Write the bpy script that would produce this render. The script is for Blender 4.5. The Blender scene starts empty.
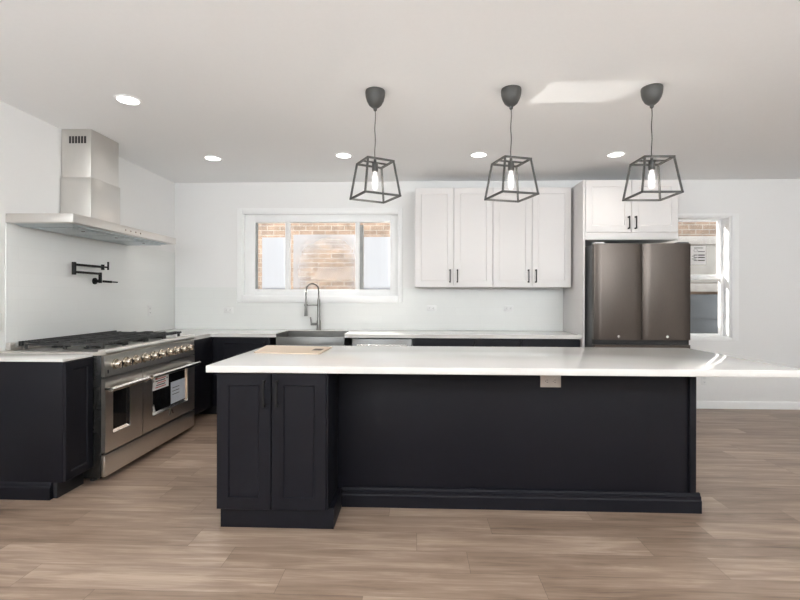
import bpy, bmesh, math, random
from mathutils import Vector, Matrix
random.seed(7)
S = bpy.context.scene
COL = S.collection

# ------------------------------------------------------------------ camera
cam_d = bpy.data.cameras.new('camera'); cam = bpy.data.objects.new('camera', cam_d); COL.objects.link(cam)
CAM_Z, YAW, ROLL = 1.33, math.radians(1.983), math.radians(.155)
cam_d.sensor_width = 36; cam_d.lens = 450 / 800 * 36
cam_d.shift_y = -3.35 / 800
cam_d.clip_start = .05
cam.matrix_world = (Matrix.Translation((0, 0, CAM_Z)) @ Matrix.Rotation(YAW, 4, 'Z') @ Matrix.Rotation(math.pi / 2, 4, 'X')
                    @ Matrix.Rotation(ROLL, 4, 'Z'))
S.camera = cam

# ------------------------------------------------------------------ world, sun, daylight, exposure
w = bpy.data.worlds.new('sky'); S.world = w; w.use_nodes = True
bg = w.node_tree.nodes['Background']
bg.inputs[0].default_value = (.86, .93, 1.0, 1); bg.inputs[1].default_value = 3.3
S.view_settings.view_transform = 'Standard'; S.view_settings.look = 'None'
S.view_settings.gamma = 1; S.view_settings.use_curve_mapping = False
S.view_settings.exposure = 0.44

def light(name, kind, loc, power, color=(1, 1, 1), aim=None, **kw):
    d = bpy.data.lights.new(name, kind); d.energy = power; d.color = color
    for k, v in kw.items(): setattr(d, k, v)
    o = bpy.data.objects.new(name, d); COL.objects.link(o); o.location = loc
    if aim is not None: o.rotation_euler = Vector(aim).to_track_quat('-Z', 'Y').to_euler()
    return o
SUN = Vector((.65, -.70, -.70)).normalized()
light('sun', 'SUN', (-6, 14, 9), 20.0, (1, .96, .9), SUN, angle=.009)
# lamps added at the two unseen rear windows, tilted up as ground-reflected light
for X in (-.9, 2.9):
    light('daylight_lamp', 'AREA', (X, -2.74, 1.45), 6, (.97, .985, 1), (0, 1, .75), shape='RECTANGLE', size=.55, size_y=1.85)
# two unseen fill lamps added behind the camera, aimed up to brighten the room
for X in (-1.4, 3.2):
    light('bounce_fill', 'AREA', (X, -1.7, 2.0), 185, (.92, .968, 1), (0, .33, 1), shape='RECTANGLE', size=3.0, size_y=1.4)
# added lamp masked to throw the back worktop's sun reflection as a ceiling patch
gl = light('ceiling_patch_lamp', 'POINT', (-.1, 5.05, .95), 105, (1, .97, .92), shadow_soft_size=.012)
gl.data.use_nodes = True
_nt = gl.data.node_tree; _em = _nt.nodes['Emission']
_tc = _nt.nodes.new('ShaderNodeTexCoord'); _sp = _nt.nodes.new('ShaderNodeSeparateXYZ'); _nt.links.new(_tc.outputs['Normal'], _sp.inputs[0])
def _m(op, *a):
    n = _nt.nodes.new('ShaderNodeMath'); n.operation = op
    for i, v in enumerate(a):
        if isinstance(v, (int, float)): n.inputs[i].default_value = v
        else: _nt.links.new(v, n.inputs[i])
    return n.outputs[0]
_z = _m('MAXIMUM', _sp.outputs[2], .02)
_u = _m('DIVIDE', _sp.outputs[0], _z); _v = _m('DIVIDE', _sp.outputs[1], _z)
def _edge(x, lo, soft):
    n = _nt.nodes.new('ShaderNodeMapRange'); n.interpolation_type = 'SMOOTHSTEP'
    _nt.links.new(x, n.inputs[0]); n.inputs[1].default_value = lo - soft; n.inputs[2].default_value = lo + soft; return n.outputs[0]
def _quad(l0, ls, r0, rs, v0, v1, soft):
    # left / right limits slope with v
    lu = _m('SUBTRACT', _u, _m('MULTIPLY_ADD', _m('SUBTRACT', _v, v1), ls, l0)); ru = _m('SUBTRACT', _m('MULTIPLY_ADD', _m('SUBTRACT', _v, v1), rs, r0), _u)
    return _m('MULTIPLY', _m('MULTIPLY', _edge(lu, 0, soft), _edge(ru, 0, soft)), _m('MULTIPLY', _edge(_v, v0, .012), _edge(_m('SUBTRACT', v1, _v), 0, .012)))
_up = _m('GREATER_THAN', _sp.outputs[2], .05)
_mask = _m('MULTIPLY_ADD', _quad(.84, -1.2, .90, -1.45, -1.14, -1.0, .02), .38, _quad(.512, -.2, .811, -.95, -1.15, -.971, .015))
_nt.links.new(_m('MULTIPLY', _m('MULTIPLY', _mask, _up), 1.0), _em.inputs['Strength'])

# ------------------------------------------------------------------ mesh helper
class B:
    def __init__(s): s.bm = bmesh.new()
    def _bevel(s, vs, bev, seg=2):
        es = {e for v in vs for e in v.link_edges}
        bmesh.ops.bevel(s.bm, geom=list(es), offset=bev, segments=seg, profile=.5, affect='EDGES')
    def box(s, x0, x1, y0, y1, z0, z1, bev=0, seg=2):
        m = Matrix.Translation(((x0 + x1) / 2, (y0 + y1) / 2, (z0 + z1) / 2)) @ Matrix.Diagonal((abs(x1 - x0), abs(y1 - y0), abs(z1 - z0), 1))
        r = bmesh.ops.create_cube(s.bm, size=1, matrix=m)
        if bev: s._bevel(r['verts'], bev, seg)
        return s
    def cyl(s, p0, p1, r, r2=None, n=20):
        p0, p1 = Vector(p0), Vector(p1); d = p1 - p0
        m = Matrix.Translation((p0 + p1) / 2) @ d.to_track_quat('Z', 'Y').to_matrix().to_4x4()
        bmesh.ops.create_cone(s.bm, cap_ends=True, segments=n, radius1=r, radius2=r if r2 is None else r2, depth=d.length, matrix=m)
        return s
    def bar(s, p0, p1, a, b=None):           # square bar
        b = b or a
        p0, p1 = Vector(p0), Vector(p1); d = p1 - p0
        q = d.to_track_quat('Z', 'Y') if abs(d.normalized().z) < .99 else Matrix.Identity(3).to_quaternion()
        m = Matrix.Translation((p0 + p1) / 2) @ q.to_matrix().to_4x4() @ Matrix.Diagonal((a, b, d.length, 1))
        bmesh.ops.create_cube(s.bm, size=1, matrix=m); return s
    def tube(s, pts, r, n=10):
        pts = [Vector(p) for p in pts]; rings = []
        up = None
        for i, p in enumerate(pts):
            t = (pts[min(i + 1, len(pts) - 1)] - pts[max(i - 1, 0)]).normalized()
            if up is None:
                up = t.orthogonal().normalized()
            up = (up - t * up.dot(t)).normalized(); sd = t.cross(up)
            rings.append([s.bm.verts.new(p + r * (math.cos(2 * math.pi * k / n) * up + math.sin(2 * math.pi * k / n) * sd)) for k in range(n)])
        for a, b in zip(rings, rings[1:]):
            for k in range(n): s.bm.faces.new((a[k], a[(k + 1) % n], b[(k + 1) % n], b[k]))
        s.bm.faces.new(rings[0][::-1]); s.bm.faces.new(rings[-1]); return s
    def lathe(s, prof, c=(0, 0, 0), n=32, mat=None):      # prof: (r, z)
        M = mat or Matrix.Translation(c); rings = []
        for r, z in prof:
            if r < 1e-6: rings.append([s.bm.verts.new(M @ Vector((0, 0, z)))])
            else: rings.append([s.bm.verts.new(M @ Vector((r * math.cos(2 * math.pi * k / n), r * math.sin(2 * math.pi * k / n), z))) for k in range(n)])
        for a, b in zip(rings, rings[1:]):
            for k in range(n):
                q = [a[k % len(a)], a[(k + 1) % len(a)], b[(k + 1) % len(b)], b[k % len(b)]]
                u = []
                for v in q:
                    if v not in u: u.append(v)
                if len(u) > 2: s.bm.faces.new(u)
        return s
    def prism(s, poly, lo, hi, axis='X'):      # poly in the two other axes, in order
        def mk(a, b, t):
            return {'X': (t, a, b), 'Y': (a, t, b), 'Z': (a, b, t)}[axis]
        A = [s.bm.verts.new(mk(a, b, lo)) for a, b in poly]; C = [s.bm.verts.new(mk(a, b, hi)) for a, b in poly]
        n = len(poly)
        s.bm.faces.new(A[::-1]); s.bm.faces.new(C)
        for k in range(n): s.bm.faces.new((A[k], A[(k + 1) % n], C[(k + 1) % n], C[k]))
        return s
    def frame(s, x0, x1, z0, z1, y0, y1, wd, bev=.0):    # rectangular ring in XZ
        wl = wd if isinstance(wd, tuple) else (wd,) * 4   # left right bottom top
        s.box(x0, x0 + wl[0], y0, y1, z0, z1, bev); s.box(x1 - wl[1], x1, y0, y1, z0, z1, bev)
        s.box(x0 + wl[0], x1 - wl[1], y0, y1, z0, z0 + wl[2], bev); s.box(x0 + wl[0], x1 - wl[1], y0, y1, z1 - wl[3], z1, bev)
        return s
    def shaker(s, wd, h, t=.02, rail=.062, rec=.008, bev=.006, M=None):
        """door in XZ, centre of the back at the origin, front face towards -Y, recessed panel with a sloped inner edge"""
        M = M or Matrix.Identity(4)
        def ring(x, z, y): return [s.bm.verts.new(M @ Vector(p)) for p in ((-x, y, -z), (x, y, -z), (x, y, z), (-x, y, z))]
        e = .0025
        R = [ring(wd / 2, h / 2, 0), ring(wd / 2, h / 2, -t + e), ring(wd / 2 - e, h / 2 - e, -t), ring(wd / 2 - rail, h / 2 - rail, -t),
             ring(wd / 2 - rail - bev, h / 2 - rail - bev, -t + rec)]
        s.bm.faces.new(R[0][::-1])
        for a, b in zip(R, R[1:]):
            for k in range(4): s.bm.faces.new((a[k], a[(k + 1) % 4], b[(k + 1) % 4], b[k]))
        s.bm.faces.new(R[-1]); return s
    def xf(s, M):
        bmesh.ops.transform(s.bm, matrix=M, verts=s.bm.verts); return s
    def obj(s, name, mat, parent=None, smooth=True, origin=None):
        bmesh.ops.recalc_face_normals(s.bm, faces=s.bm.faces)
        me = bpy.data.meshes.new(name)
        o0 = Vector((0, 0, 0))
        p = parent
        while p is not None:
            o0 += p.location; p = p.parent
        if origin is not None: o0 = o0 + Vector(origin)
        if o0.length: bmesh.ops.translate(s.bm, vec=-o0, verts=s.bm.verts)
        s.bm.to_mesh(me); s.bm.free()
        o = bpy.data.objects.new(name, me); COL.objects.link(o); me.materials.append(mat)
        if smooth:
            me.shade_smooth(); me.set_sharp_from_angle(angle=math.radians(32))
        if parent is not None: o.parent = parent
        if origin is not None: o.location = origin
        return o

def tag(o, label, cat, group=None):
    o['label'] = label; o['category'] = cat
    if group: o['group'] = group
    return o
def thing(name, label, cat, loc, group=None):
    o = bpy.data.objects.new(name, None); COL.objects.link(o); o.location = loc; o.empty_display_size = .1
    return tag(o, label, cat, group)
def struct(o): o['kind'] = 'structure'; return o
def copy_tree(o, parent=None):
    c = o.copy(); COL.objects.link(c)
    if parent: c.parent = parent
    for ch in o.children: copy_tree(ch, c)
    return c

# ------------------------------------------------------------------ materials
def mat(name, col=(.8, .8, .8), rough=.5, metal=0, **kw):
    m = bpy.data.materials.new(name); m.use_nodes = True
    b = m.node_tree.nodes['Principled BSDF']
    b.inputs['Base Color'].default_value = (*col, 1); b.inputs['Roughness'].default_value = rough; b.inputs['Metallic'].default_value = metal
    for k, v in kw.items(): b.inputs[k].default_value = v
    return m
def N(m, t, **kw):
    n = m.node_tree.nodes.new(t)
    for k, v in kw.items(): setattr(n, k, v)
    return n
def L(m, a, b): m.node_tree.links.new(a, b)
def P(m): return m.node_tree.nodes['Principled BSDF']
def coords(m, scale=(1, 1, 1), gen='Object'):
    tc = N(m, 'ShaderNodeTexCoord'); mp = N(m, 'ShaderNodeMapping'); mp.inputs['Scale'].default_value = scale
    L(m, tc.outputs[gen], mp.inputs[0]); return mp.outputs[0]
def noise_vary(m, c0, c1, scale, s3=(1, 1, 1), detail=4, bump=0, dist=.002, rough=None):
    n = N(m, 'ShaderNodeTexNoise'); n.inputs['Scale'].default_value = scale; n.inputs['Detail'].default_value = detail
    L(m, coords(m, s3), n.inputs['Vector'])
    r = N(m, 'ShaderNodeValToRGB'); r.color_ramp.elements[0].color = (*c0, 1); r.color_ramp.elements[1].color = (*c1, 1)
    r.color_ramp.elements[0].position = .3; r.color_ramp.elements[1].position = .7
    L(m, n.outputs[0], r.inputs[0]); L(m, r.outputs[0], P(m).inputs['Base Color'])
    if bump:
        bp = N(m, 'ShaderNodeBump'); bp.inputs['Strength'].default_value = bump; bp.inputs['Distance'].default_value = dist
        L(m, n.outputs[0], bp.inputs['Height']); L(m, bp.outputs[0], P(m).inputs['Normal'])
    if rough:
        mr = N(m, 'ShaderNodeMapRange'); mr.inputs[3].default_value, mr.inputs[4].default_value = rough
        L(m, n.outputs[0], mr.inputs[0]); L(m, mr.outputs[0], P(m).inputs['Roughness'])
    return m
M_wall = noise_vary(mat('wall_paint', rough=.62), (.85, .845, .835), (.86, .855, .845), 60, bump=.05, dist=.001)
M_ceil = noise_vary(mat('ceiling_paint', rough=.7), (.885, .89, .89), (.895, .90, .90), 40, bump=.04, dist=.001)
M_trim = noise_vary(mat('white_trim_paint', rough=.35), (.91, .91, .905), (.925, .925, .92), 8)
M_white = noise_vary(mat('white_cabinet_paint', rough=.38), (.745, .722, .71), (.76, .737, .725), 3)
M_navy = noise_vary(mat('navy_cabinet_paint', rough=.42, **{'Specular IOR Level': .22}), (.0065, .0067, .0105), (.0075, .0077, .0118), 5, rough=(.45, .53))
M_toe = noise_vary(mat('dark_toe_kick_paint', rough=.5), (.011, .011, .014), (.013, .013, .016), 5)
M_quartz = mat('white_quartz', rough=.13)
noise_vary(M_quartz, (.72, .70, .675), (.75, .74, .715), 2.2, (1, 1.6, 1), detail=8)
M_steel = noise_vary(mat('brushed_steel', (.6, .58, .55), .3, 1), (.68, .655, .62), (.76, .735, .70), 22, (1, 1, 60), rough=(.24, .36))
M_hood = noise_vary(mat('satin_hood_steel', (.6, .58, .55), .3, 1), (.66, .64, .61), (.71, .69, .66), 22, (60, 60, 1), rough=(.28, .4))
M_fridge = noise_vary(mat('dark_brushed_steel', (.4, .36, .33), .3, 1), (.085, .072, .063), (.102, .087, .077), 30, (40, 40, .6), rough=(.25, .33))
M_fside = noise_vary(mat('grey_fridge_side', rough=.4), (.09, .095, .095), (.10, .105, .105), 6)
M_chrome = noise_vary(mat('polished_steel', (.75, .73, .7), .15, 1), (.74, .72, .69), (.78, .76, .73), 5)
M_knob = noise_vary(mat('warm_polished_knob', rough=.2, metal=1), (.50, .45, .38), (.56, .51, .43), 9)
M_gun = noise_vary(mat('gunmetal_steel', rough=.3, metal=1), (.21, .205, .195), (.25, .245, .235), 9)
M_black = noise_vary(mat('matte_black_metal', rough=.5, **{'Specular IOR Level': .2}), (.010, .010, .010), (.013, .013, .013), 9)
M_lamp = noise_vary(mat('dark_grey_lamp_metal', rough=.5), (.055, .054, .051), (.063, .062, .059), 9)
M_iron = noise_vary(mat('cast_iron', rough=.6), (.030, .030, .030), (.048, .048, .047), 80, bump=.2)
M_enamel = noise_vary(mat('black_enamel', rough=.25), (.012, .012, .012), (.016, .016, .016), 9)
M_apron = noise_vary(mat('dark_sink_steel', rough=.35, metal=1), (.15, .15, .146), (.185, .185, .18), 22, (60, 1, 1), rough=(.3, .42))
M_glassblack = noise_vary(mat('black_oven_glass', rough=.06), (.008, .008, .009), (.010, .010, .011), 4)
M_plate = noise_vary(mat('white_plastic', rough=.35), (.80, .80, .79), (.82, .82, .81), 9)
M_greyplate = noise_vary(mat('beige_plastic_plate', rough=.4), (.50, .46, .42), (.53, .49, .45), 9)
M_slot = noise_vary(mat('dark_slot', rough=.6), (.03, .03, .03), (.04, .04, .04), 9)
M_paper = noise_vary(mat('white_paper', rough=.7), (.80, .80, .80), (.84, .84, .84), 20)
M_thinpaper = noise_vary(mat('thin_white_paper', rough=.7), (.86, .86, .86), (.9, .9, .9), 20)
_b = P(M_thinpaper); _o = M_thinpaper.node_tree.nodes['Material Output']; _t = N(M_thinpaper, 'ShaderNodeBsdfTranslucent'); _t.inputs[0].default_value = (.9, .9, .9, 1); _x = N(M_thinpaper, 'ShaderNodeMixShader'); L(M_thinpaper, _b.outputs[0], _x.inputs[1]); L(M_thinpaper, _t.outputs[0], _x.inputs[2]); L(M_thinpaper, _x.outputs[0], _o.inputs[0])
M_bluepaper = noise_vary(mat('pale_blue_paper', rough=.7), (.50, .56, .64), (.60, .65, .72), 12)
M_ink = noise_vary(mat('black_ink', rough=.7), (.03, .03, .03), (.05, .05, .05), 20)
M_red = noise_vary(mat('red_ink', rough=.7), (.55, .12, .10), (.6, .16, .14), 20)
M_rubber = noise_vary(mat('dark_gasket', rough=.7), (.02, .02, .02), (.026, .026, .026), 20)
M_filter = noise_vary(mat('hood_filter_steel', rough=.35, metal=1), (.42, .46, .48), (.48, .52, .54), 40, (1, 12, 1))
# board: pale wood
M_board = noise_vary(mat('pale_board_wood', rough=.55), (.72, .57, .44), (.80, .66, .53), 6, (1, 14, 1))
# tile
def tile_mat():
    m = mat('glossy_white_tile', (.82, .83, .81), .32)
    b = N(m, 'ShaderNodeTexBrick'); b.offset = .5
    for k, v in (('Scale', 1), ('Mortar Size', .0014), ('Mortar Smooth', .3), ('Brick Width', .60), ('Row Height', .10)): b.inputs[k].default_value = v
    b.inputs['Color1'].default_value = (.80, .81, .79, 1); b.inputs['Color2'].default_value = (.815, .825, .805, 1); b.inputs['Mortar'].default_value = (.775, .78, .765, 1)
    tc = N(m, 'ShaderNodeTexCoord'); sp = N(m, 'ShaderNodeSeparateXYZ'); ad = N(m, 'ShaderNodeMath', operation='ADD'); cb = N(m, 'ShaderNodeCombineXYZ')
    L(m, tc.outputs['Object'], sp.inputs[0]); L(m, sp.outputs[0], ad.inputs[0]); L(m, sp.outputs[1], ad.inputs[1])
    L(m, ad.outputs[0], cb.inputs[0]); L(m, sp.outputs[2], cb.inputs[1]); L(m, cb.outputs[0], b.inputs['Vector'])
    L(m, b.outputs['Color'], P(m).inputs['Base Color'])
    bp = N(m, 'ShaderNodeBump', invert=True); bp.inputs['Strength'].default_value = .15; bp.inputs['Distance'].default_value = .001
    L(m, b.outputs['Fac'], bp.inputs['Height']); L(m, bp.outputs[0], P(m).inputs['Normal'])
    return m
M_tile = tile_mat()
# floor planks
def plank_mat():
    m = mat('oak_plank_floor', rough=.36)
    def math_(op, a, b=None, c=None):
        n = N(m, 'ShaderNodeMath', operation=op)
        for i, v in enumerate((a, b, c)):
            if v is None: continue
            if isinstance(v, (int, float)): n.inputs[i].default_value = v
            else: L(m, v, n.inputs[i])
        return n.outputs[0]
    tc = N(m, 'ShaderNodeTexCoord'); sp = N(m, 'ShaderNodeSeparateXYZ'); L(m, tc.outputs['Object'], sp.inputs[0])
    W, LEN = .182, 1.22
    fy = math_('DIVIDE', math_('ADD', sp.outputs[1], 20.03), W); row = math_('FLOOR', fy)
    wn = N(m, 'ShaderNodeTexWhiteNoise', noise_dimensions='1D'); L(m, row, wn.inputs['W'])
    fx = math_('ADD', math_('DIVIDE', math_('ADD', sp.outputs[0], 20), LEN), math_('MULTIPLY', wn.outputs['Value'], 5.0)); colm = math_('FLOOR', fx)
    cb = N(m, 'ShaderNodeCombineXYZ'); L(m, colm, cb.inputs[0]); L(m, row, cb.inputs[1])
    w2 = N(m, 'ShaderNodeTexWhiteNoise', noise_dimensions='3D'); L(m, cb.outputs[0], w2.inputs['Vector'])
    # grain : stretched along X, shifted per plank
    off = N(m, 'ShaderNodeVectorMath', operation='MULTIPLY_ADD'); L(m, w2.outputs['Color'], off.inputs[0]); off.inputs[1].default_value = (30, 30, 30); L(m, tc.outputs['Object'], off.inputs[2])
    mp = N(m, 'ShaderNodeMapping'); mp.inputs['Scale'].default_value = (1.1, 11, 1); L(m, off.outputs[0], mp.inputs[0])
    g = N(m, 'ShaderNodeTexNoise'); g.inputs['Scale'].default_value = 1.6; g.inputs['Detail'].default_value = 8; g.inputs['Roughness'].default_value = .62; g.inputs['Distortion'].default_value = .5
    L(m, mp.outputs[0], g.inputs['Vector'])
    mp2 = N(m, 'ShaderNodeMapping'); mp2.inputs['Scale'].default_value = (2.5, 90, 1); L(m, off.outputs[0], mp2.inputs[0])
    g2 = N(m, 'ShaderNodeTexNoise'); g2.inputs['Scale'].default_value = 2; g2.inputs['Detail'].default_value = 3; L(m, mp2.outputs[0], g2.inputs['Vector'])
    v = math_('ADD', math_('ADD', math_('MULTIPLY', w2.outputs['Value'], .20), math_('MULTIPLY', g.outputs[0], 1.0)), math_('MULTIPLY', g2.outputs[0], .28))
    r = N(m, 'ShaderNodeValToRGB'); e = r.color_ramp.elements
    e[0].position = .42; e[0].color = (.145, .096, .067, 1)
    e[1].position = 1.0; e[1].color = (.535, .415, .325, 1)
    k = e.new(.62); k.color = (.275, .193, .142, 1)
    k = e.new(.80); k.color = (.375, .272, .205, 1)
    L(m, v, r.inputs[0])
    # seams
    def edge(f, wd):
        fr = math_('FRACT', f); d = math_('MINIMUM', fr, math_('SUBTRACT', 1, fr)); return math_('LESS_THAN', d, wd)
    seam = math_('MAXIMUM', edge(fy, .006), edge(fx, .0011))
    mx = N(m, 'ShaderNodeMixRGB'); L(m, math_('MULTIPLY', seam, .55), mx.inputs[0]); L(m, r.outputs[0], mx.inputs[1]); mx.inputs[2].default_value = (.09, .06, .045, 1)
    L(m, mx.outputs[0], P(m).inputs['Base Color'])
    mr = N(m, 'ShaderNodeMapRange'); mr.inputs[3].default_value, mr.inputs[4].default_value = .30, .46; L(m, g.outputs[0], mr.inputs[0]); L(m, mr.outputs[0], P(m).inputs['Roughness'])
    bp = N(m, 'ShaderNodeBump'); bp.inputs['Strength'].default_value = .12; bp.inputs['Distance'].default_value = .002
    L(m, math_('SUBTRACT', g2.outputs[0], seam), bp.inputs['Height']); L(m, bp.outputs[0], P(m).inputs['Normal'])
    return m
M_floor = plank_mat()
def brick_mat():
    m = mat('tan_brick', rough=.85)
    b = N(m, 'ShaderNodeTexBrick'); b.offset = .5
    for k, v in (('Scale', 1), ('Mortar Size', .006), ('Mortar Smooth', .2), ('Brick Width', .21), ('Row Height', .075), ('Bias', -.1)): b.inputs[k].default_value = v
    b.inputs['Color1'].default_value = (.26, .178, .122, 1); b.inputs['Color2'].default_value = (.18, .128, .095, 1); b.inputs['Mortar'].default_value = (.30, .265, .22, 1)
    tc = N(m, 'ShaderNodeTexCoord'); sp = N(m, 'ShaderNodeSeparateXYZ'); cb = N(m, 'ShaderNodeCombineXYZ')
    L(m, tc.outputs['Object'], sp.inputs[0]); L(m, sp.outputs[0], cb.inputs[0]); L(m, sp.outputs[2], cb.inputs[1]); L(m, cb.outputs[0], b.inputs['Vector'])
    n = N(m, 'ShaderNodeTexNoise'); n.inputs['Scale'].default_value = 7; L(m, cb.outputs[0], n.inputs['Vector'])
    mx = N(m, 'ShaderNodeMixRGB', blend_type='OVERLAY'); mx.inputs[0].default_value = .5; L(m, b.outputs[0], mx.inputs[1]); L(m, n.outputs[0], mx.inputs[2])
    L(m, mx.outputs[0], P(m).inputs['Base Color']); return m
M_brick = brick_mat()
M_stone = noise_vary(mat('pale_limestone', rough=.8), (.30, .27, .24), (.36, .325, .285), 12)
M_ply = noise_vary(mat('beige_shade', rough=.8), (.27, .245, .215), (.32, .295, .255), 8)
M_darkpane = noise_vary(mat('dark_grey_panel', rough=.5), (.05, .052, .052), (.072, .074, .073), 5)
M_ground = noise_vary(mat('concrete_path', rough=.9), (.42, .41, .39), (.5, .49, .47), 5)
def glass_mat(name='window_glass', tint=(1, 1, 1)):
    m = bpy.data.materials.new(name); m.use_nodes = True; nt = m.node_tree; nt.nodes.clear()
    o = N(m, 'ShaderNodeOutputMaterial'); t = N(m, 'ShaderNodeBsdfTransparent'); t.inputs[0].default_value = (*tint, 1); g = N(m, 'ShaderNodeBsdfGlossy'); g.inputs['Roughness'].default_value = .02
    lw = N(m, 'ShaderNodeLayerWeight'); lw.inputs[0].default_value = .5; pw = N(m, 'ShaderNodeMath', operation='POWER'); L(m, lw.outputs['Facing'], pw.inputs[0]); pw.inputs[1].default_value = 4
    fr = N(m, 'ShaderNodeMath', operation='MULTIPLY_ADD'); L(m, pw.outputs[0], fr.inputs[0]); fr.inputs[1].default_value = .7; fr.inputs[2].default_value = .006; mx = N(m, 'ShaderNodeMixShader')
    nz = N(m, 'ShaderNodeTexNoise'); nz.inputs['Scale'].default_value = 1.5; L(m, coords(m), nz.inputs['Vector'])
    ml = N(m, 'ShaderNodeMath', operation='MULTIPLY'); L(m, fr.outputs[0], ml.inputs[0]); 
    mr = N(m, 'ShaderNodeMapRange'); mr.inputs[3].default_value, mr.inputs[4].default_value = .8, 1; L(m, nz.outputs[0], mr.inputs[0]); L(m, mr.outputs[0], ml.inputs[1])
    L(m, ml.outputs[0], mx.inputs[0]); L(m, t.outputs[0], mx.inputs[1]); L(m, g.outputs[0], mx.inputs[2]); L(m, mx.outputs[0], o.inputs[0]); return m
M_glass = glass_mat()
def film_mat(name, clear_middle):
    m = bpy.data.materials.new(name); m.use_nodes = True; nt = m.node_tree; nt.nodes.clear()
    o = N(m, 'ShaderNodeOutputMaterial'); t = N(m, 'ShaderNodeBsdfTransparent'); tr = N(m, 'ShaderNodeBsdfTranslucent'); df = N(m, 'ShaderNodeBsdfDiffuse')
    tr.inputs[0].default_value = (.185, .20, .222, 1); df.inputs[0].default_value = (.6, .63, .68, 1)
    a = N(m, 'ShaderNodeMixShader'); a.inputs[0].default_value = .35; L(m, tr.outputs[0], a.inputs[1]); L(m, df.outputs[0], a.inputs[2])
    mx = N(m, 'ShaderNodeMixShader')
    n = N(m, 'ShaderNodeTexNoise'); n.inputs['Scale'].default_value = 3; n.inputs['Detail'].default_value = 3
    L(m, coords(m, (1, 1, 1) if clear_middle else (8, 1, .3)), n.inputs['Vector'])
    if clear_middle:
        # opacity falls towards the lower middle
        gc = N(m, 'ShaderNodeTexCoord'); mp = N(m, 'ShaderNodeMapping', vector_type='POINT'); L(m, gc.outputs['Object'], mp.inputs[0])
        mp.inputs['Location'].default_value = (-.06 / .42, 0, .17 / .50); mp.inputs['Scale'].default_value = (1 / .42, 0, 1 / .50)
        ln = N(m, 'ShaderNodeVectorMath', operation='LENGTH'); L(m, mp.outputs[0], ln.inputs[0])
        ad = N(m, 'ShaderNodeMath', operation='MULTIPLY_ADD'); L(m, n.outputs[0], ad.inputs[0]); ad.inputs[1].default_value = .5; L(m, ln.outputs['Value'], ad.inputs[2])
        mr = N(m, 'ShaderNodeMapRange', interpolation_type='SMOOTHSTEP'); mr.inputs[1].default_value = .75; mr.inputs[2].default_value = 1.6; mr.inputs[3].default_value = .08; mr.inputs[4].default_value = .78
        L(m, ad.outputs[0], mr.inputs[0])
    else:
        mr = N(m, 'ShaderNodeMapRange'); mr.inputs[3].default_value = .88; mr.inputs[4].default_value = .97; L(m, n.outputs[0], mr.inputs[0])
    L(m, mr.outputs[0], mx.inputs[0]); L(m, t.outputs[0], mx.inputs[1]); L(m, a.outputs[0], mx.inputs[2]); L(m, mx.outputs[0], o.inputs[0]); return m
M_film = film_mat('white_protective_film', False)
M_filmclear = film_mat('thin_protective_film', True)
def emit(name, col, s):
    m = mat(name, col, .4); P(m).inputs['Emission Color'].default_value = (*col, 1); P(m).inputs['Emission Strength'].default_value = s; return m
M_disc = emit('lit_diffuser', (1, .97, .92), 6)
M_fil = emit('lit_filament', (1, .93, .84), 22)
def bulb_mat():
    m = bpy.data.materials.new('bulb_glass'); m.use_nodes = True; nt = m.node_tree; nt.nodes.clear()
    o = N(m, 'ShaderNodeOutputMaterial'); t = N(m, 'ShaderNodeBsdfTransparent'); e = N(m, 'ShaderNodeEmission'); e.inputs[0].default_value = (1, .96, .92, 1); e.inputs[1].default_value = 1.6
    lw = N(m, 'ShaderNodeLayerWeight'); lw.inputs[0].default_value = .3
    mx = N(m, 'ShaderNodeMixShader'); mr = N(m, 'ShaderNodeMapRange'); mr.inputs[3].default_value = .45; mr.inputs[4].default_value = .15
    L(m, lw.outputs['Facing'], mr.inputs[0]); L(m, mr.outputs[0], mx.inputs[0]); L(m, t.outputs[0], mx.inputs[1]); L(m, e.outputs[0], mx.inputs[2]); L(m, mx.outputs[0], o.inputs[0]); return m
M_bulb = bulb_mat()

# ------------------------------------------------------------------ room shell
XL, XR, YB, YF, H = -3.01, 5.6, 5.52, -2.6, 2.743
T = .18
struct(B().box(XL - T, XR + T, YF - T, YB + T, -.1, 0).obj('floor', M_floor))
struct(B().box(XL - T, XR + T, YF - T, YB + T, H, H + .15).obj('ceiling', M_ceil))
struct(B().box(XL - T, XL, YF - T, YB + T, 0, H).obj('wall_left', M_wall))
struct(B().box(XR, XR + T, YF - T, YB + T, 0, H).obj('wall_right', M_wall))
def holed_wall(name, y0, y1, holes, m=None):
    b = B(); x = XL
    for (x0, x1, z0, z1) in holes:
        b.box(x, x0, y0, y1, 0, H); b.box(x0, x1, y0, y1, 0, z0); b.box(x0, x1, y0, y1, z1, H); x = x1
    b.box(x, XR, y0, y1, 0, H)
    return struct(b.obj(name, m or M_wall))
K = (-2.155, -.213, 1.335, 2.36)       # kitchen window opening
R = (2.85, 3.775, .85, 2.298)         # window right of the fridge
holed_wall('wall_back', YB, YB + T, [K, R])
holed_wall('wall_rear', YF - T, YF, [(-1.2, -.6, .5, 2.4), (2.6, 3.2, .5, 2.4)], noise_vary(mat('taupe_wall_paint', rough=.65), (.22, .20, .18), (.24, .22, .20), 40))  # unseen wall given a dark colour to cut light bounced forward
# unseen rear windows, kept narrow to leave thin streaks in the fridge
for i, (x0, x1) in enumerate(((-1.2, -.6), (2.6, 3.2))):
    f = B().frame(x0, x1, .5, 2.4, YF - .1, YF - .04, .06, .003).box((x0 + x1) / 2 - .025, (x0 + x1) / 2 + .025, YF - .1, YF - .04, .56, 2.34, .003).obj('window_%d' % (3 + i), M_trim); struct(f)
    B().box(x0 + .06, x1 - .06, YF - .075, YF - .069, .56, 2.34).obj('pane', M_glass, f)
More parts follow.
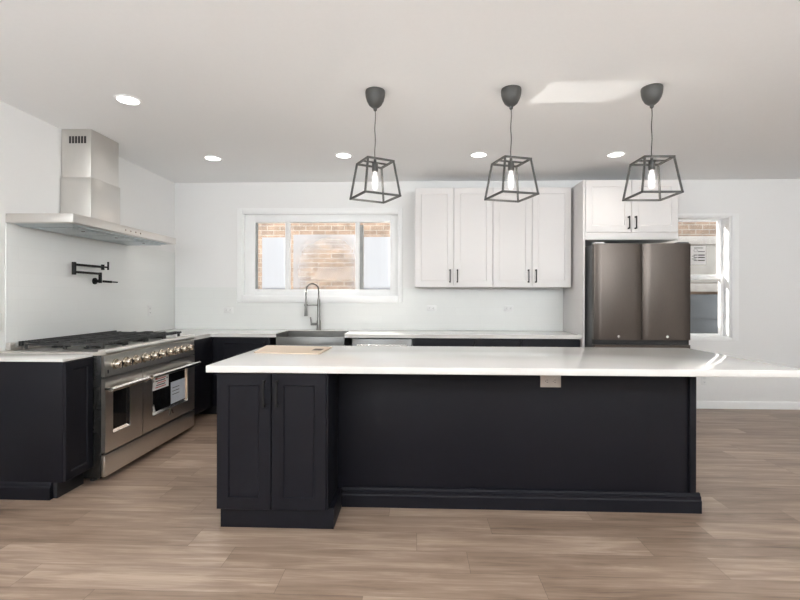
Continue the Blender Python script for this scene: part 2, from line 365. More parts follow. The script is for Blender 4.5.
# baseboards
def baseboard(name, x0, x1):
    prof = [(YB, 0), (YB - .014, 0), (YB - .014, .070), (YB - .010, .078), (YB - .006, .088), (YB, .09)]
    return struct(B().prism(prof, x0, x1, 'X').obj(name, M_trim))
baseboard('baseboard_back', 2.83, XR)
struct(B().box(XR - .014, XR, YF, YB - .014, 0, .09, .003).obj('baseboard_right', M_trim))
struct(B().box(XL, XL + .014, YF, 2.80, 0, .09, .003).obj('baseboard_left', M_trim))

# tile splashback: left wall behind the range up to the hood, back wall under window and uppers
bs = B()
bs.box(XL, XL + .008, 3.20, YB, .922, 1.868, .001)
bs.box(XL + .008, K[0] - .066, YB - .008, YB, .922, 1.44)
bs.box(K[0] - .066, K[1] + .056, YB - .008, YB, .922, 1.252)
bs.box(K[1] + .056, 1.788, YB - .008, YB, .922, 1.438)
struct(bs.obj('wall_tile', M_tile))

# kitchen window: three lights
c = B().frame(K[0] - .06, K[1] + .05, K[2] - .08, K[3] + .06, YB - .016, YB, (.06, .05, .08, .06), .003)
struct(c.obj('trim_1', M_trim))
wf = B()
wf.box(K[0], K[0] + .008, YB, YB + .10, K[2], K[3]).box(K[1] - .008, K[1], YB, YB + .10, K[2], K[3])
wf.box(K[0], K[1], YB, YB + .10, K[2], K[2] + .008).box(K[0], K[1], YB, YB + .10, K[3] - .008, K[3])
GY = YB + .12
wf.frame(K[0], K[1], K[2], K[3], YB + .08, YB + .16, (.13, .105, .085, .10), .004)
for a, b_ in ((-1.640, -1.584), (-.755, -.703)): wf.box(a, b_, YB + .085, YB + .155, K[2] + .08, K[3] - .09, .004)
w1 = struct(wf.obj('window_1', M_trim))
gz0, gz1 = K[2] + .08, K[3] - .095
lights = [(-2.03, -1.64), (-1.584, -.755), (-.703, -.315)]
for a, b_ in lights: B().box(a, b_, GY, GY + .004, gz0, gz1).obj('pane', M_glass, w1)
# side gaskets read grey at the jambs
B().box(-2.027, -1.995, GY - .015, GY - .002, gz0, gz1).box(-.701, -.655, GY - .012, GY - .002, gz0, gz1 - .04).obj('sash_track', noise_vary(mat('grey_sash_track', rough=.5), (.30, .31, .30), (.36, .37, .36), 12), w1)
for (a, b_, t, mm) in ((-1.945, -1.645, 2.075, M_film), (-1.545, -.757, 2.11, M_filmclear), (-.652, -.318, 2.08, M_film)):
    cx, cz = (a + b_) / 2, (gz0 + t) / 2
    fq = B(); fq.bm.faces.new([fq.bm.verts.new((x, GY - .001, z)) for x, z in ((a, gz0 + .005), (b_, gz0 + .005), (b_, t), (a, t))])
    fq.obj('film', mm, w1, origin=(cx, GY - .001, cz))

# right window: double hung
struct(B().frame(R[0] - .08, R[1] + .08, R[2] - .036, R[3] + .036, YB - .016, YB, (.08, .08, .036, .036), .003).obj('trim_2', M_trim))
wf = B()
wf.frame(R[0], R[1], R[2], R[3], YB, YB + .17, (.03, .03, .012, .012), .002)
w2 = struct(wf.obj('window_2', M_trim))
x0, x1 = R[0] + .03, R[1] - .03
B().frame(x0, x1, 1.565, R[3] - .012, YB + .125, YB + .155, (.045, .045, .045, .025), .003).obj('upper_sash', M_trim, w2)
B().frame(x0, x1, R[2] + .012, 1.60, YB + .085, YB + .12, (.045, .045, .027, .05), .003).obj('lower_sash', M_trim, w2)
B().box(x0 + .045, x1 - .045, YB + .138, YB + .142, 1.61, R[3] - .037).obj('pane', M_glass, w2)
B().box(x0 + .045, x1 - .045, YB + .10, YB + .104, R[2] + .039, 1.55).obj('pane', M_glass, w2)
B().box(3.26, 3.30, YB + .075, YB + .09, 1.595, 1.612, .003).obj('sash_lock', M_trim, w2)
sy = YB + .136
st = B().box(3.365, 3.565, sy, sy + .0012, 1.735, 1.965).obj('paper_sticker', M_thinpaper, w2)
ink = B()
for (a, b_, z, hh) in ((3.47, 3.55, 1.89, .008), (3.47, 3.55, 1.845, .012), (3.47, 3.55, 1.815, .012), (3.47, 3.55, 1.78, .012), (3.395, 3.445, 1.80, .006), (3.395, 3.43, 1.835, .006), (3.42, 3.53, 1.935, .007)):
    ink.box(a, b_, sy - .0008, sy, z, z + hh)
    if hh > .01:
        for k in range(3): ink.box(a - .02 - .016 * k, a - .01 - .016 * k, sy - .0008, sy, z, z + hh)
for k in range(9): 
    a = 2 * math.pi * k / 9; ink.box(3.44 + .022 * math.cos(a) - .003, 3.44 + .022 * math.cos(a) + .003, sy - .0008, sy, 1.905 + .018 * math.sin(a), 1.911 + .018 * math.sin(a))
ink.obj('printed_lines', M_ink, st)

# neighbouring building across the side passage
nb = thing('brick_building', 'tan brick house wall seen through the windows across the side passage', 'building', (0, 7.5, 0))
BY = 7.25
b = B().box(-7, -.95, BY, BY + .3, -.4, 3.05).box(-.95, 1.85, BY, BY + .3, -.4, 6.5).box(1.85, 2.255, BY, BY + .3, -.4, 2.6).box(2.255, 8.5, BY, BY + .3, -.4, 6.5)  # unseen wall heights and gap shaped to steer the sun into the windows
b.obj('wall', M_brick, nb)
B().box(3.7, 5.6, BY - .05, BY - .001, 2.16, 2.29, .005).obj('lintel', M_stone, nb)
B().box(3.85, 5.3, BY - .03, BY - .001, 1.56, 2.155).obj('window_shade', M_ply, nb)
B().box(3.75, 5.4, BY - .07, BY - .001, 1.42, 1.55, .005).obj('sill', M_stone, nb)
B().box(3.9, 4.86, BY - .04, BY - .001, .62, 1.38, .004).box(3.9, 4.86, BY - .05, BY - .04, .98, 1.0).obj('cellar_window', M_darkpane, nb)
struct(B().box(-8, 9, YB + T + .001, BY - .001, -.5, -.4).obj('ground', M_ground))
# ------------------------------------------------------------------ island
def handle_v(M, h=.135, r=.0055, off=.03):
    """bar pull, vertical; M maps local (front -Y, centre) into place"""
    b = B()
    b.bar((0, -off, -h / 2), (0, -off, h / 2), .011, .009)
    for s in (-1, 1):
        b.bar((0, 0, s * (h / 2 - .008)), (0, -off + .004, s * (h / 2 - .008)), .010, .012)
        b.cyl((0, -.0005, s * (h / 2 - .008)), (0, -.005, s * (h / 2 - .008)), .009, n=14)
    return b.xf(M)
def door(parent, M, wd, h, m, hx=None, hz=None, hh=.135, rail=.062, hm=None, t=.02):
    d = B().shaker(wd, h, t, rail, M=M).obj('door', m, parent)
    if hx is not None:
        handle_v(M @ Matrix.Translation((hx, -t, hz)), hh).obj('handle', hm or M_black, d)
    return d
def TR(x, y, z, rz=0): return Matrix.Translation((x, y, z)) @ Matrix.Rotation(rz, 4, 'Z')

CT = .92                                    # counter height
IT = .942                                   # island top
ic = thing('island_cabinet', 'navy two-door shaker cabinet standing forward at the left end of the island', 'cabinet', (-.81, 2.68, 0))
B().box(-1.123, -.492, 2.527, 2.856, .12, .899, .002).obj('body', M_navy, ic)
B().box(-1.120, -.464, 2.556, 2.826, 0, .119, .002).obj('toe_kick', M_navy, ic)
dz0, dz1 = .127, .895
dw = .3085
for s, x in ((-1, -.9675), (1, -.6535)):
    door(ic, TR(x, 2.526, (dz0 + dz1) / 2), dw, dz1 - dz0, M_navy, -s * (dw / 2 - .034), .274, .15, .066)
ib = thing('kitchen_island', 'long dark navy island base with plain back panel and stepped plinth', 'kitchen island', (.3, 3.2, 0))
B().box(-1.123, 1.734, 2.858, 3.50, .0, .900, .002).obj('body', M_navy, ib)
B().box(1.698, 1.738, 2.845, 2.8575, .12, .899, .002).obj('corner_trim', M_navy, ib)
pl = B()
def prof(e, s_): return [(e, 0), (e + .028 * s_, 0), (e + .028 * s_, .074), (e + .022 * s_, .082), (e + .022 * s_, .098), (e + .014 * s_, .104), (e + .010 * s_, .118), (e, .120)]
pl.prism(prof(2.8575, -1), -.4635, 1.763, 'X')
pl.prism(prof(1.7345, 1), 2.8576, 3.50, 'Y')
pl.obj('plinth_moulding', M_navy, ib)
tag(B().box(-1.172, 2.089, 2.475, 3.538, .9025, IT, .005, 3).obj('island_countertop', M_quartz), 'long white quartz worktop on the navy island', 'countertop')
def outlet(name, label, M, w_=.072, h_=.116, m=M_plate, sl=M_slot, group=None, horizontal=False):
    r = thing(name, label, 'outlet', M.to_translation(), group)
    R3 = M @ (Matrix.Rotation(math.pi / 2, 4, 'Y') if horizontal else Matrix.Identity(4))
    p = B().box(-w_ / 2, w_ / 2, -.006, -.0005, -h_ / 2, h_ / 2, .002).xf(R3).obj('cover_plate', m, r)
    for s in (-1, 1):
        B().cyl((0, -.006, s * .024), (0, -.008, s * .024), .017, n=20).xf(R3).obj('socket', m, p)
        for q in (-1, 1): B().box(q * .007 - .0013, q * .007 + .0013, -.0088, -.0081, s * .024 - .003, s * .024 + .007).xf(R3).obj('slot', sl, p)
        B().cyl((0, -.0081, s * .024 - .009), (0, -.0088, s * .024 - .009), .0024, n=10).xf(R3).obj('slot', sl, p)
    return r
outlet('outlet', 'beige horizontal power outlet just under the island worktop', TR(.848, 2.858, .803), .078, .128, M_greyplate, horizontal=True)
# board lying on the island
bo = thing('board', 'pale wooden board lying flat on the left of the island worktop', 'board', (-.90, 3.23, IT))
bd = B()
k_ = .9463
bd.prism([(x * k_, y * k_) for x, y in ((-1.165, 3.205), (-.678, 3.15), (-.668, 3.585), (-1.225, 3.672))], IT + .0005, IT + .007, 'Z'); bd.obj('panel', M_board, bo)
B().prism([(x * k_, y * k_) for x, y in ((-.775, 3.335), (-.705, 3.328), (-.700, 3.432), (-.770, 3.44))], IT + .0072, IT + .008, 'Z').obj('slot', noise_vary(mat('dark_wood_slot', rough=.7), (.10, .075, .05), (.14, .10, .07), 20), bo)

# ------------------------------------------------------------------ left run: end cabinet, its worktop, range
ec = thing('base_cabinet', 'navy end base cabinet between the left room edge and the steel range', 'cabinet', (-2.66, 2.98, 0))
B().box(-3.005, -2.298, 2.872, 3.108, .105, .898, .002).obj('body', M_navy, ec)
B().box(-3.005, -2.298, 2.856, 2.8715, .11, .898, .002).obj('end_panel', M_navy, ec)
pp = B(); pp.prism([(2.8715, 0), (2.842, 0), (2.842, .078), (2.850, .088), (2.850, .100), (2.856, .112), (2.8715, .118)], -3.005, -2.372, 'X'); pp.obj('plinth_moulding', M_navy, ec)
B().box(-3.005, -2.345, 2.872, 3.108, 0, .104, .002).obj('toe_kick', M_toe, ec)
dM = TR(-2.297, 2.982, .505, math.pi / 2)
d = B().shaker(.248, .775, .02, .05, M=dM).obj('door', M_navy, ec)
tag(B().box(-3.008, -2.282, 2.838, 3.110, .90, CT, .003).obj('end_countertop', M_quartz), 'short white quartz worktop on the navy end cabinet beside the range', 'countertop')

# range
RY0, RY1, RX = 3.113, 4.405, -2.195
rg = thing('gas_range', 'wide stainless steel double oven gas range against the left wall', 'range', (-2.6, 3.78, 0))
B().box(-3.0, RX - .032, RY0, RY1, .035, .905, .002).obj('body', M_enamel, rg)
for y in (RY0 + .06, RY1 - .06):
    for x in (-2.93, -2.32): B().cyl((x, y, 0), (x, y, .036), .022).obj('foot', M_rubber, rg)
B().box(RX - .03, RX, RY0, RY1, .045, .198, .003).obj('kick_panel', M_steel, rg)
ct = B()
ct.prism([(-2.999, .9055), (RX - .006, .9055), (RX + .002, .914), (RX + .004, .930), (RX - .002, .944), (RX - .014, .948), (RX - .05, .948), (RX - .055, .93), (-2.999, .93)], RY0, RY1, 'Y')
ct.obj('cooktop', M_steel, rg)
B().prism([(RX - .03, .752), (RX - .002, .752), (RX - .008, .904), (RX - .03, .904)], RY0, RY1, 'Y').obj('control_panel', M_steel, rg)
B().box(RX - .006, RX - .001, RY0 + .028, RY0 + .040, .775, .80, .001).obj('badge', M_slot, rg)
for k in range(10):
    y = 3.228 + (4.29 - 3.228) * k / 9
    kb = B(); Mx = Matrix.Translation((RX - .006, y, .830)) @ Matrix.Rotation(math.pi / 2, 4, 'Y')
    kb.lathe([(0, .001), (.039, .001), (.039, .008), (.034, .013), (.030, .013), (.028, .040), (.024, .046), (0, .046)], n=24, mat=Mx)
    kb.xf(Matrix.Identity(4))
    ko = kb.obj('knob', M_knob, rg)
    B().bar((RX + .042, y, .804), (RX + .042, y, .856), .008, .012).obj('grip', M_chrome, ko)
def oven_door(y0, y1, z0, z1, wy0, wy1, wz0, wz1, hy0, hy1):
    d = B()
    xb, xf = RX - .03, RX
    for (a, b_, c0, c1) in ((y0, wy0, z0, z1), (wy1, y1, z0, z1), (wy0, wy1, z0, wz0), (wy0, wy1, wz1, z1)):
        d.box(xb, xf, a, b_, c0, c1)
    o = d.obj('oven_door', M_steel, rg)
    gl = B().box(RX - .022, RX - .016, wy0 + .0, wy1, wz0, wz1).obj('oven_window', M_glassblack, o)
    tr = B()                                   # bright sloped inner frame
    e = .018
    def slope(p): 
        vs = [tr.bm.verts.new(v) for v in p]; tr.bm.faces.new(vs)
    xo, xi = RX - .0005, RX - .0155
    A = [(xo, wy0 - .002, wz0 - .002), (xo, wy1 + .002, wz0 - .002), (xo, wy1 + .002, wz1 + .002), (xo, wy0 - .002, wz1 + .002)]
    C_ = [(xi, wy0 + e, wz0 + e), (xi, wy1 - e, wz0 + e), (xi, wy1 - e, wz1 - e), (xi, wy0 + e, wz1 - e)]
    for k in range(4): slope((A[k], A[(k + 1) % 4], C_[(k + 1) % 4], C_[k]))
    tr.obj('window_trim', M_chrome, o, smooth=False)
    hb = B(); hx = RX + .062
    hb.cyl((hx, hy0, .672), (hx, hy1, .672), .0175)
    for y in (hy0 + .03, hy1 - .03): hb.box(RX, hx, y - .012, y + .012, .664, .680, .003)
    hb.obj('handle', M_chrome, o)
    return o
oven_door(RY0 + .002, 3.549, .212, .744, 3.197, 3.393, .335, .652, 3.085, 3.525)
od = oven_door(3.561, RY1 - .002, .212, .744, 3.690, 4.263, .325, .652, 3.575, 4.375)
sx = RX - .0155
s1 = B().box(sx, sx + .001, 3.7070, 3.9569, .527, .640).obj('sticker', M_paper, od); s1['label'] = 'white warning sticker with red and black print'
pr = B(); pk = B()
for k in range(5):
    (pr if k % 2 == 0 else pk).box(sx + .001, sx + .0016, 3.7544 + .012 * (k % 3), 3.9125 - .010 * (k % 2), .542 + .018 * k, .550 + .018 * k)
pr.prism([(3.7445, .615), (3.7939, .615), (3.7692, .636)], sx + .001, sx + .0016, 'X')
pk.prism([(3.7198, .600), (3.7396, .600), (3.7297, .618)], sx + .001, sx + .0016, 'X').prism([(3.9224, .600), (3.9421, .600), (3.9322, .618)], sx + .001, sx + .0016, 'X')
pr.obj('red_print', M_red, s1); pk.obj('black_print', M_ink, s1)
s2 = B().box(sx, sx + .001, 3.9965, 4.2464, .352, .548).obj('energy_sheet', M_bluepaper, od); s2['label'] = 'pale blue energy sheet'
pk = B()
for k in range(3): pk.box(sx + .001, sx + .0016, 4.0212, 4.1397, .43 + .03 * k, .436 + .03 * k)
pk.obj('black_print', M_ink, s2)
B().prism([(3.7070, .345), (3.7544, .345), (3.7307, .415)], sx, sx + .001, 'X').obj('triangle_sticker', M_paper, od)
B().prism([(3.9372, .268), (3.9569, .268), (3.9767, .300), (3.9965, .268), (4.0162, .268), (3.9846, .318), (3.9688, .318)], RX, RX + .003, 'X').obj('emblem', M_gun, od)
# backguard: a low steel strip with a row of vent slots
bgd = B().box(-2.985, -2.945, RY0 + .06, RY1 - .02, .9305, .952, .003).box(-2.98, -2.945, RY0 + .06, RY0 + .105, .952, .985, .003).obj('backguard', M_steel, rg)
sl = B()
for k in range(41):
    y = RY0 + .16 + k * .0268
    sl.box(-2.975, -2.955, y, y + .010, .9522, .988, .002)
sl.obj('vent_teeth', M_iron, bgd)
for iy in range(4):
    y0 = RY0 + .155 + iy * .277; y1 = y0 + .262
    g = B(); zt = .970
    for x in (-2.92, -2.77, -2.62, -2.47, -2.33): g.bar((x, y0, zt), (x, y1, zt), .016, .020)
    for y in (y0 + .008, (y0 + y1) / 2, y1 - .008): g.bar((-2.925, y, zt - .004), (-2.325, y, zt - .004), .014, .018)
    for x in (-2.92, -2.62, -2.33):
        for y in (y0 + .008, y1 - .008): g.bar((x, y, .931), (x, y, zt - .004), .018, .018)
    for k in range(8):                          # raised fingers along the front and middle bars
        y = y0 + .02 + k * .0315
        g.bar((-2.365, y, zt + .006), (-2.295, y, zt + .006), .011, .016)
        g.bar((-2.66, y, zt + .006), (-2.58, y, zt + .006), .011, .016)
    g.obj('grate', M_iron, rg)
    for x in (-2.77, -2.47):
        yc = (y0 + y1) / 2 + (.03 if x < -2.6 else -.03)
        B().lathe([(0, .9305), (.062, .9305), (.062, .938), (.048, .940), (.046, .950), (.034, .953), (0, .953)], (x, yc, 0), 24).obj('burner', M_enamel, rg)

# hood over the range
hd = thing('range_hood', 'stainless steel chimney range hood on the left wall above the range', 'range hood', (-2.75, 3.88, 1.87))
HY0, HY1, HX = 3.190, 4.60, -2.492
hb = B()
hb.box(-3.001, HX, HY0, HY1, 1.866, 1.932, .003)
hb.obj('canopy', M_hood, hd)
hf = B()
hf.prism([(HY0 + .05, 1.8655), (HY1 - .05, 1.8655), (HY1 - .11, 1.852), (HY0 + .11, 1.852)], -2.985, HX + .0 - .06, 'X').obj('filter_tray', M_filter, hd)
for k in range(3):
    y0 = HY0 + .14 + k * .40
    f = B().box(-2.94, HX - .11, y0, y0 + .38, 1.846, 1.8515, .002).obj('filter', M_filter, hd)
    B().cyl((HX - .16, y0 + .17, 1.846), (HX - .16, y0 + .17, 1.840), .012).obj('knob', M_gun, f)
for k in range(4): B().cyl((HX + .0005, 3.78 + k * .07, 1.895), (HX + .004, 3.78 + k * .07, 1.895), .008, n=14).obj('button', M_chrome, hd)
ch = B().box(-3.001, -2.735, 3.698, 4.075, 1.933, 2.330, .002).obj('chimney', M_hood, hd)
ch2 = B().box(-3.001, -2.745, 3.710, 4.065, 2.3305, H - .002, .002).obj('upper_chimney', M_hood, hd)
v = B()
for k in range(6):
    x = -2.935 + k * .026
    v.box(x, x + .019, 3.7083, 3.7098, 2.620, 2.680)
v.obj('vent_slots', M_slot, ch2)

# pot filler tap
pf = thing('pot_filler', 'black folding pot filler tap on the tiled left wall above the range', 'tap', (-3.0, 4.105, 1.49))
X0 = XL + .008
B().cyl((X0 + .0005, 4.105, 1.468), (X0 + .012, 4.105, 1.468), .030).cyl((X0 + .012, 4.105, 1.468), (-2.945, 4.105, 1.468), .014).obj('wall_flange', M_black, pf)
B().cyl((-2.945, 4.105, 1.450), (-2.945, 4.105, 1.548), .014).obj('riser', M_black, pf)
B().cyl((-2.932, 4.117, 1.466), (-2.880, 4.17, 1.462), .0105).cyl((-2.880, 4.17, 1.462), (-2.845, 4.205, 1.46), .006).obj('valve_handle', M_black, pf)
B().cyl((-2.945, 4.105, 1.536), (-2.932, 3.765, 1.536), .0105).obj('lower_arm', M_black, pf)
B().cyl((-2.932, 3.765, 1.512), (-2.932, 3.765, 1.620), .0165).obj('elbow_joint', M_black, pf)
B().cyl((-2.932, 3.765, 1.600), (-2.925, 4.11, 1.600), .0105).obj('upper_arm', M_black, pf)
sp = B().cyl((-2.925, 4.11, 1.572), (-2.925, 4.11, 1.622), .014).cyl((-2.925, 4.105, 1.600), (-2.915, 4.17, 1.600), .008).obj('spout', M_black, pf)
B().cyl((-2.915, 4.17, 1.576), (-2.915, 4.17, 1.652), .008).obj('spout_valve', M_black, sp)

# ------------------------------------------------------------------ back run
BF = 4.93                                   # cabinet front plane (doors)
def base_unit(name, label, x0, x1, doors, drawers=(), top=.878):
    t = thing(name, label, 'cabinet', ((x0 + x1) / 2, 5.2, 0), 'navy base cabinets along the back wall')
    B().box(x0 + .001, x1 - .001, BF + .021, YB - .012, .105, top, .002).obj('body', M_navy, t)
    B().box(x0 + .001, x1 - .001, BF + .07, BF + .09, 0, .104).obj('toe_kick', M_toe, t)
    for (a, b_, z0, z1, hx) in doors:
        door(t, TR((a + b_) / 2, BF + .02, (z0 + z1) / 2), b_ - a, z1 - z0, M_navy, hx, (z1 - z0) / 2 - .11 if hx is not None else None)
    for (a, b_, z0, z1) in drawers:
        d = B().box(a, b_, BF, BF + .02, z0, z1, .002).obj('drawer', M_navy, t)
        handle_v(TR((a + b_) / 2, BF, (z0 + z1) / 2) @ Matrix.Rotation(math.pi / 2, 4, 'Y')).obj('handle', M_black, d)
    return t
base_unit('base_cabinet', 'navy corner base cabinet behind the far end of the range', -3.005, -1.615,
          [(-2.195, -1.63, .112, .868, .24)])
# blind corner filler
cf = B().box(-3.0, -2.26, 4.46, BF + .018, .105, .878, .002); tag(cf.obj('corner_filler', M_navy), 'narrow navy filler between the range and the corner cabinet', 'cabinet')
base_unit('base_cabinet', 'navy sink base cabinet under the steel apron sink', -1.613, -.705,
          [(-1.60, -1.162, .112, .69, .18), (-1.158, -.72, .112, .69, -.18)], top=.69)
base_unit('base_cabinet', 'navy drawer cabinet immediately right of the dishwasher', -.030, .645, [], [(-.022, .641, .705, .868), (-.022, .641, .41, .70), (-.022, .641, .112, .405)])
base_unit('base_cabinet', 'middle navy drawer cabinet of the back run right of the dishwasher', .647, 1.145, [], [(.651, 1.141, .705, .868), (.651, 1.141, .41, .70), (.651, 1.141, .112, .405)])
base_unit('base_cabinet', 'navy drawer cabinet beside the white tall panel and fridge', 1.147, 1.785, [], [(1.151, 1.781, .705, .868), (1.151, 1.781, .41, .70), (1.151, 1.781, .112, .405)])
# L-shaped worktop with the sink cut-out
SX0, SX1 = -1.535, -.775
bc = B()
bc.box(-3.006, SX0, 4.895, YB - .010, .88, CT); bc.box(SX1, 1.786, 4.895, YB - .010, .88, CT); bc.box(SX0, SX1, 5.36, YB - .010, .88, CT)
bc.box(-3.006, -2.262, 4.459, 4.895, .88, CT)
tag(bc.obj('back_countertop', M_quartz), 'white quartz worktop along the back wall around the sink', 'countertop')
sk = thing('sink', 'stainless steel apron front sink under the kitchen window', 'sink', ((SX0 + SX1) / 2, 5.1, .7))
s_ = B()
s_.box(SX0 + .002, SX1 - .002, 4.892, 4.910, .70, .884, .004)
s_.obj('apron', M_apron, sk)
s_ = B()
s_.box(SX0 + .002, SX0 + .010, 4.911, 5.358, .70, .9185).box(SX1 - .010, SX1 - .002, 4.911, 5.358, .70, .9185).box(SX0 + .010, SX1 - .010, 5.35, 5.358, .70, .9185).box(SX0 + .010, SX1 - .010, 4.911, 5.35, .692, .70)
s_.obj('basin', M_gun, sk)
B().lathe([(0, .703), (.035, .703), (.042, .7005), (.042, .7)], ((SX0 + SX1) / 2, 5.15, 0), 20).obj('drain', M_chrome, sk)
dw = thing('dishwasher', 'stainless steel dishwasher between the sink and the navy drawers', 'dishwasher', (-.37, 5.2, 0))
B().box(-.700, -.034, BF + .02, YB - .02, .10, .872).obj('body', M_fside, dw)
B().box(-.695, -.040, BF - .005, BF + .019, .11, .866, .004).obj('door', M_apron, dw)
B().box(-.695, -.040, BF + .06, BF + .08, 0, .099).obj('toe_kick', M_toe, dw)
hb = B().cyl((-.64, BF - .045, .80), (-.095, BF - .045, .80), .010)
for x in (-.62, -.115): hb.box(x - .008, x + .008, BF - .045, BF - .005, .794, .806)
hb.obj('handle', M_chrome, dw)
# spring-neck tap
fc = thing('kitchen_tap', 'tall gunmetal spring neck tap behind the sink', 'tap', (-1.157, 5.425, CT))
fx, fy = -1.175, 5.425
B().lathe([(0, CT + .0005), (.030, CT + .0005), (.030, CT + .012), (.024, CT + .020), (.024, CT + .11), (.018, CT + .13), (.016, CT + .38), (0, CT + .38)], (fx, fy, 0), 24).obj('body', M_gun, fc)
B().cyl((fx - .02, fy, CT + .075), (fx - .095, fy, CT + .075), .016).cyl((fx - .086, fy, CT + .075), (fx - .100, fy, CT + .16), .009).obj('lever', M_gun, fc)
pts = []
hr = .078; cx = fx - hr
path = [(fx, fy, CT + .38 + .02 * k) for k in range(5)]
zc = CT + .485
path += [(cx + hr * math.cos(a), fy, zc + hr * 1.05 * math.sin(a)) for a in [math.pi * k / 24 for k in range(25)]]
path += [(cx - hr, fy, zc - .03 * k) for k in range(1, 7)]
B().tube(path, .0065, 8).obj('hose', M_black, fc)
# coil around the hose path
pv = [Vector(p) for p in path]; seglen = [0]
for a, b_ in zip(pv, pv[1:]): seglen.append(seglen[-1] + (b_ - a).length)
coil = []
turns = 34; tot = seglen[-1]
for k in range(turns * 10 + 1):
    s = tot * k / (turns * 10)
    i = max(j for j in range(len(seglen)) if seglen[j] <= s + 1e-9); i = min(i, len(pv) - 2)
    f = (s - seglen[i]) / (seglen[i + 1] - seglen[i]); p = pv[i].lerp(pv[i + 1], f); t = (pv[i + 1] - pv[i]).normalized()
    n1 = Vector((0, 1, 0)); n2 = t.cross(n1); a = 2 * math.pi * k / 10
    coil.append(p + .0115 * (math.cos(a) * n1 + math.sin(a) * n2))
B().tube(coil, .0026, 5).obj('spring', M_gun, fc)
ex = cx - hr
B().cyl((ex, fy, zc - .16), (ex, fy, zc - .30), .015, .019).cyl((ex, fy, zc - .30), (ex, fy, zc - .315), .021).obj('spray_head', M_gun, fc)
B().cyl((fx, fy, CT + .305), (ex, fy, CT + .305), .006).cyl((ex, fy, CT + .295), (ex, fy, CT + .315), .021).cyl((fx, fy, CT + .29), (fx, fy, CT + .32), .020).obj('holder_arm', M_gun, fc)

# ------------------------------------------------------------------ upper cabinets
def upper(label, x0, x1):
    t = thing('wall_cabinet', label, 'cabinet', ((x0 + x1) / 2, 5.34, 1.44), 'white wall cabinets')
    B().box(x0 + .001, x1 - .001, 5.191, YB - .001, 1.440, 2.58, .002).obj('body', M_white, t)
    c = (x0 + x1) / 2; dw_ = (x1 - x0) / 2 - .004
    for s in (-1, 1):
        door(t, TR(c + s * ((x1 - x0) / 4), 5.19, 2.01), dw_, 1.134, M_white, -s * (dw_ / 2 - .040), -.567 + .125, .150, .068)
    return t
upper('white two-door wall cabinet next to the kitchen window', -.010, .880)
upper('white two-door wall cabinet touching the tall panel by the fridge', .882, 1.765)
tag(B().box(1.7895, 1.813, 4.885, YB - .001, .0, 2.585, .002).obj('tall_panel', M_white), 'tall white end panel left of the fridge', 'panel')
fcab = thing('wall_cabinet', 'deep white two-door cabinet above the fridge', 'cabinet', (2.30, 5.2, 1.94), 'white wall cabinets')
B().box(1.814, 2.789, 4.901, YB - .001, 1.945, 2.585, .002).obj('body', M_white, fcab)
B().box(1.814, 2.789, 4.883, 4.9005, 1.945, 2.022, .002).obj('bottom_rail', M_white, fcab)
for s in (-1, 1):
    door(fcab, TR(2.3015 + s * .2437, 4.90, 2.303), .483, .556, M_white, -s * (.2415 - .034), -.278 + .100, .135, .068)

# ------------------------------------------------------------------ fridge
fr = thing('fridge', 'dark stainless french door fridge under the white cabinet', 'fridge', (2.325, 5.05, 0))
FX0, FX1, FYF = 1.838, 2.812, 4.685
B().box(FX0 + .002, FX1 - .002, FYF + .085, YB - .06, .03, 1.875, .003).obj('body', M_fside, fr)
def fdoor(name, x0, x1, z0, z1):
    b = B(); n = 12; poly = []
    for k in range(n + 1):
        u = k / n; bul = .012 * (1 - (2 * u - 1) ** 2)
        e = .010 * max(0, abs(2 * u - 1) - .9) / .1
        poly.append((x0 + (x1 - x0) * u, FYF + .012 - bul + e))
    poly += [(x1, FYF + .078), (x0, FYF + .078)]
    b.prism(poly, z0, z1, 'Z')
    return b.obj(name, M_fridge, fr)
xm = 2.324
for s, (a, b_) in enumerate(((FX0, xm - .003), (xm + .003, FX1))):
    d = fdoor('door', a, b_, .893, 1.882)
    B().cyl(((a + b_) / 2, FYF - .003, .928), ((a + b_) / 2, FYF + .006, .928), .013, n=20).obj('emblem', M_chrome, d)
d = fdoor('freezer_drawer', FX0, FX1, .08, .842)
B().box(FX0 + .01, FX1 - .01, FYF + .03, FYF + .084, .843, .892).obj('drawer_gap', M_rubber, fr)
for x in (FX0 + .06, FX1 - .06): B().box(x - .05, x + .05, FYF + .03, FYF + .12, 1.8825, 1.900, .004).obj('hinge_cover', M_plate if x < 2 else M_fside, fr)
for x in (FX0 + .08, FX1 - .08):
    for y in (FYF + .15, YB - .12): B().cyl((x, y, 0), (x, y, .031), .025).obj('foot', M_rubber, fr)

# ------------------------------------------------------------------ outlets on the walls
outlet('outlet', 'white wall outlet on the back splashback left of the tap', TR(-2.32, YB - .0085, 1.155), group=None, horizontal=True)
outlet('outlet', 'white wall outlet on the splashback under the first white wall cabinet', TR(.195, YB - .0085, 1.19), horizontal=True)
outlet('outlet', 'white wall outlet on the splashback under the second white wall cabinet', TR(1.13, YB - .0085, 1.19), horizontal=True)
outlet('outlet', 'white wall outlet on the left wall beyond the range', TR(XL + .0085, 4.98, 1.165, math.pi / 2))
outlet('outlet', 'white wall outlet at the left edge just before the tiles', TR(XL, 3.13, 1.135, math.pi / 2), .085, .13)
outlet('outlet', 'white wall outlet low on the wall right of the island', TR(3.46, YB, .34))

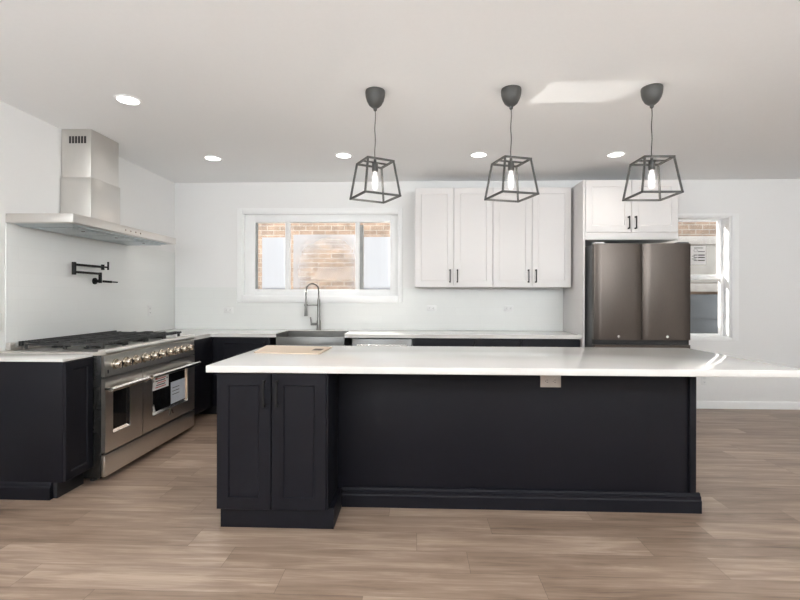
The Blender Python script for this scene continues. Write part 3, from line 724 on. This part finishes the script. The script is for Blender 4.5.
# ------------------------------------------------------------------ pendants
def pendant(loc, rot, label, proto=[None]):
    if proto[0] is None:
        t = thing('pendant_light', label, 'pendant light', (0, 0, 0), 'cage pendants over the island')
        H0 = 0.0                                   # origin on the ceiling
        can = B().lathe([(0, -.0005), (.066, -.0005), (.068, -.012), (.066, -.040), (.058, -.070), (.044, -.096), (.026, -.112), (.014, -.117), (.012, -.132), (.005, -.140), (0, -.140)], n=32).obj('ceiling_cup', M_lamp, t)
        zt, zb = H - 2.250, H - 2.012
        wave = [(.002 * math.sin(k * .9), 0, -.138 - (zt - .118) * k / 16) for k in range(17)]
        B().tube(wave, .0032, 8).obj('cord', M_lamp, t)
        a, b_ = .0945, .1285; r = .012
        fr_ = B()
        top = [Vector((sx * a, sy * a, -zt)) for sx, sy in ((-1, -1), (1, -1), (1, 1), (-1, 1))]
        bot = [Vector((sx * b_, sy * b_, -zb)) for sx, sy in ((-1, -1), (1, -1), (1, 1), (-1, 1))]
        for k in range(4):
            for p, q in ((top[k], top[(k + 1) % 4]), (bot[k], bot[(k + 1) % 4])):
                e = (q - p).normalized() * r / 2; fr_.bar(p - e, q + e, r)
            fr_.bar(top[k], bot[k], r)
        fr_.obj('cage', M_lamp, t)
        B().box(-a, a, -.008, .008, -zt - .004, -zt + .004).obj('crossbar', M_lamp, t)
        B().lathe([(0, -zt + .024), (.009, -zt + .024), (.010, -zt + .004), (.020, -zt - .004), (.021, -zt - .060), (.017, -zt - .064), (0, -zt - .064)], n=24).obj('socket', M_lamp, t)
        zz = -zt - .0645
        bl = B().lathe([(0, zz), (.013, zz), (.014, zz - .012), (.021, zz - .030), (.0225, zz - .070), (.020, zz - .108), (.012, zz - .122), (0, zz - .126)], n=24).obj('bulb', M_bulb, t)
        B().lathe([(0, zz - .028), (.006, zz - .030), (.009, zz - .060), (.008, zz - .092), (0, zz - .098)], n=12).obj('filament', M_fil, bl)
        proto[0] = t; o = t
    else:
        o = copy_tree(proto[0])
    o['label'] = label; o.location = loc; o.rotation_euler = (0, 0, rot)
    light('bulb_light', 'POINT', (loc[0], loc[1], loc[2] - .640), 2.5, (1, .93, .85), shadow_soft_size=.03)
    return o
pendant((-.281, 3.085, H), math.radians(30), 'left dark grey cage pendant lamp, hanging in front of the kitchen window')
pendant((.646, 3.085, H), math.radians(17), 'middle dark grey cage pendant lamp, hanging in front of the white wall cabinets')
pendant((1.588, 3.09, H), math.radians(1), 'right dark grey cage pendant lamp, hanging in front of the fridge cabinet')

# ------------------------------------------------------------------ recessed ceiling lights
LP = [((-2.071, 3.168), 'round recessed ceiling light nearest the range hood, largest in view'),
      ((-2.077, 4.533), 'round recessed ceiling light in the back row nearest the left corner'),
      ((-.722, 4.478), 'round recessed ceiling light in the back row above the kitchen window'),
      ((.623, 4.488), 'round recessed ceiling light in the back row left of the middle pendant'),
      ((1.972, 4.515), 'round recessed ceiling light in the back row near the fridge cabinet')]
p0 = None
for (x, y), lab in LP:
    if p0 is None:
        p0 = thing('recessed_light', lab, 'ceiling light', (x, y, H), 'recessed ceiling lights')
        B().lathe([(.070, -.001), (.090, -.001), (.088, -.006), (.072, -.008), (.070, -.001)], (x, y, H), 32).obj('trim_ring', M_trim, p0)
        B().lathe([(0, -.001), (.0695, -.001), (.0695, -.004), (0, -.004)], (x, y, H), 32).obj('diffuser', M_disc, p0)
        o = p0
    else:
        o = copy_tree(p0); o.location = (x, y, H)
    o['label'] = lab
    light('downlight', 'SPOT', (x, y, H - .02), 9, (1, .94, .86), (0, 0, -1), spot_size=math.radians(125), spot_blend=.8, shadow_soft_size=.07)
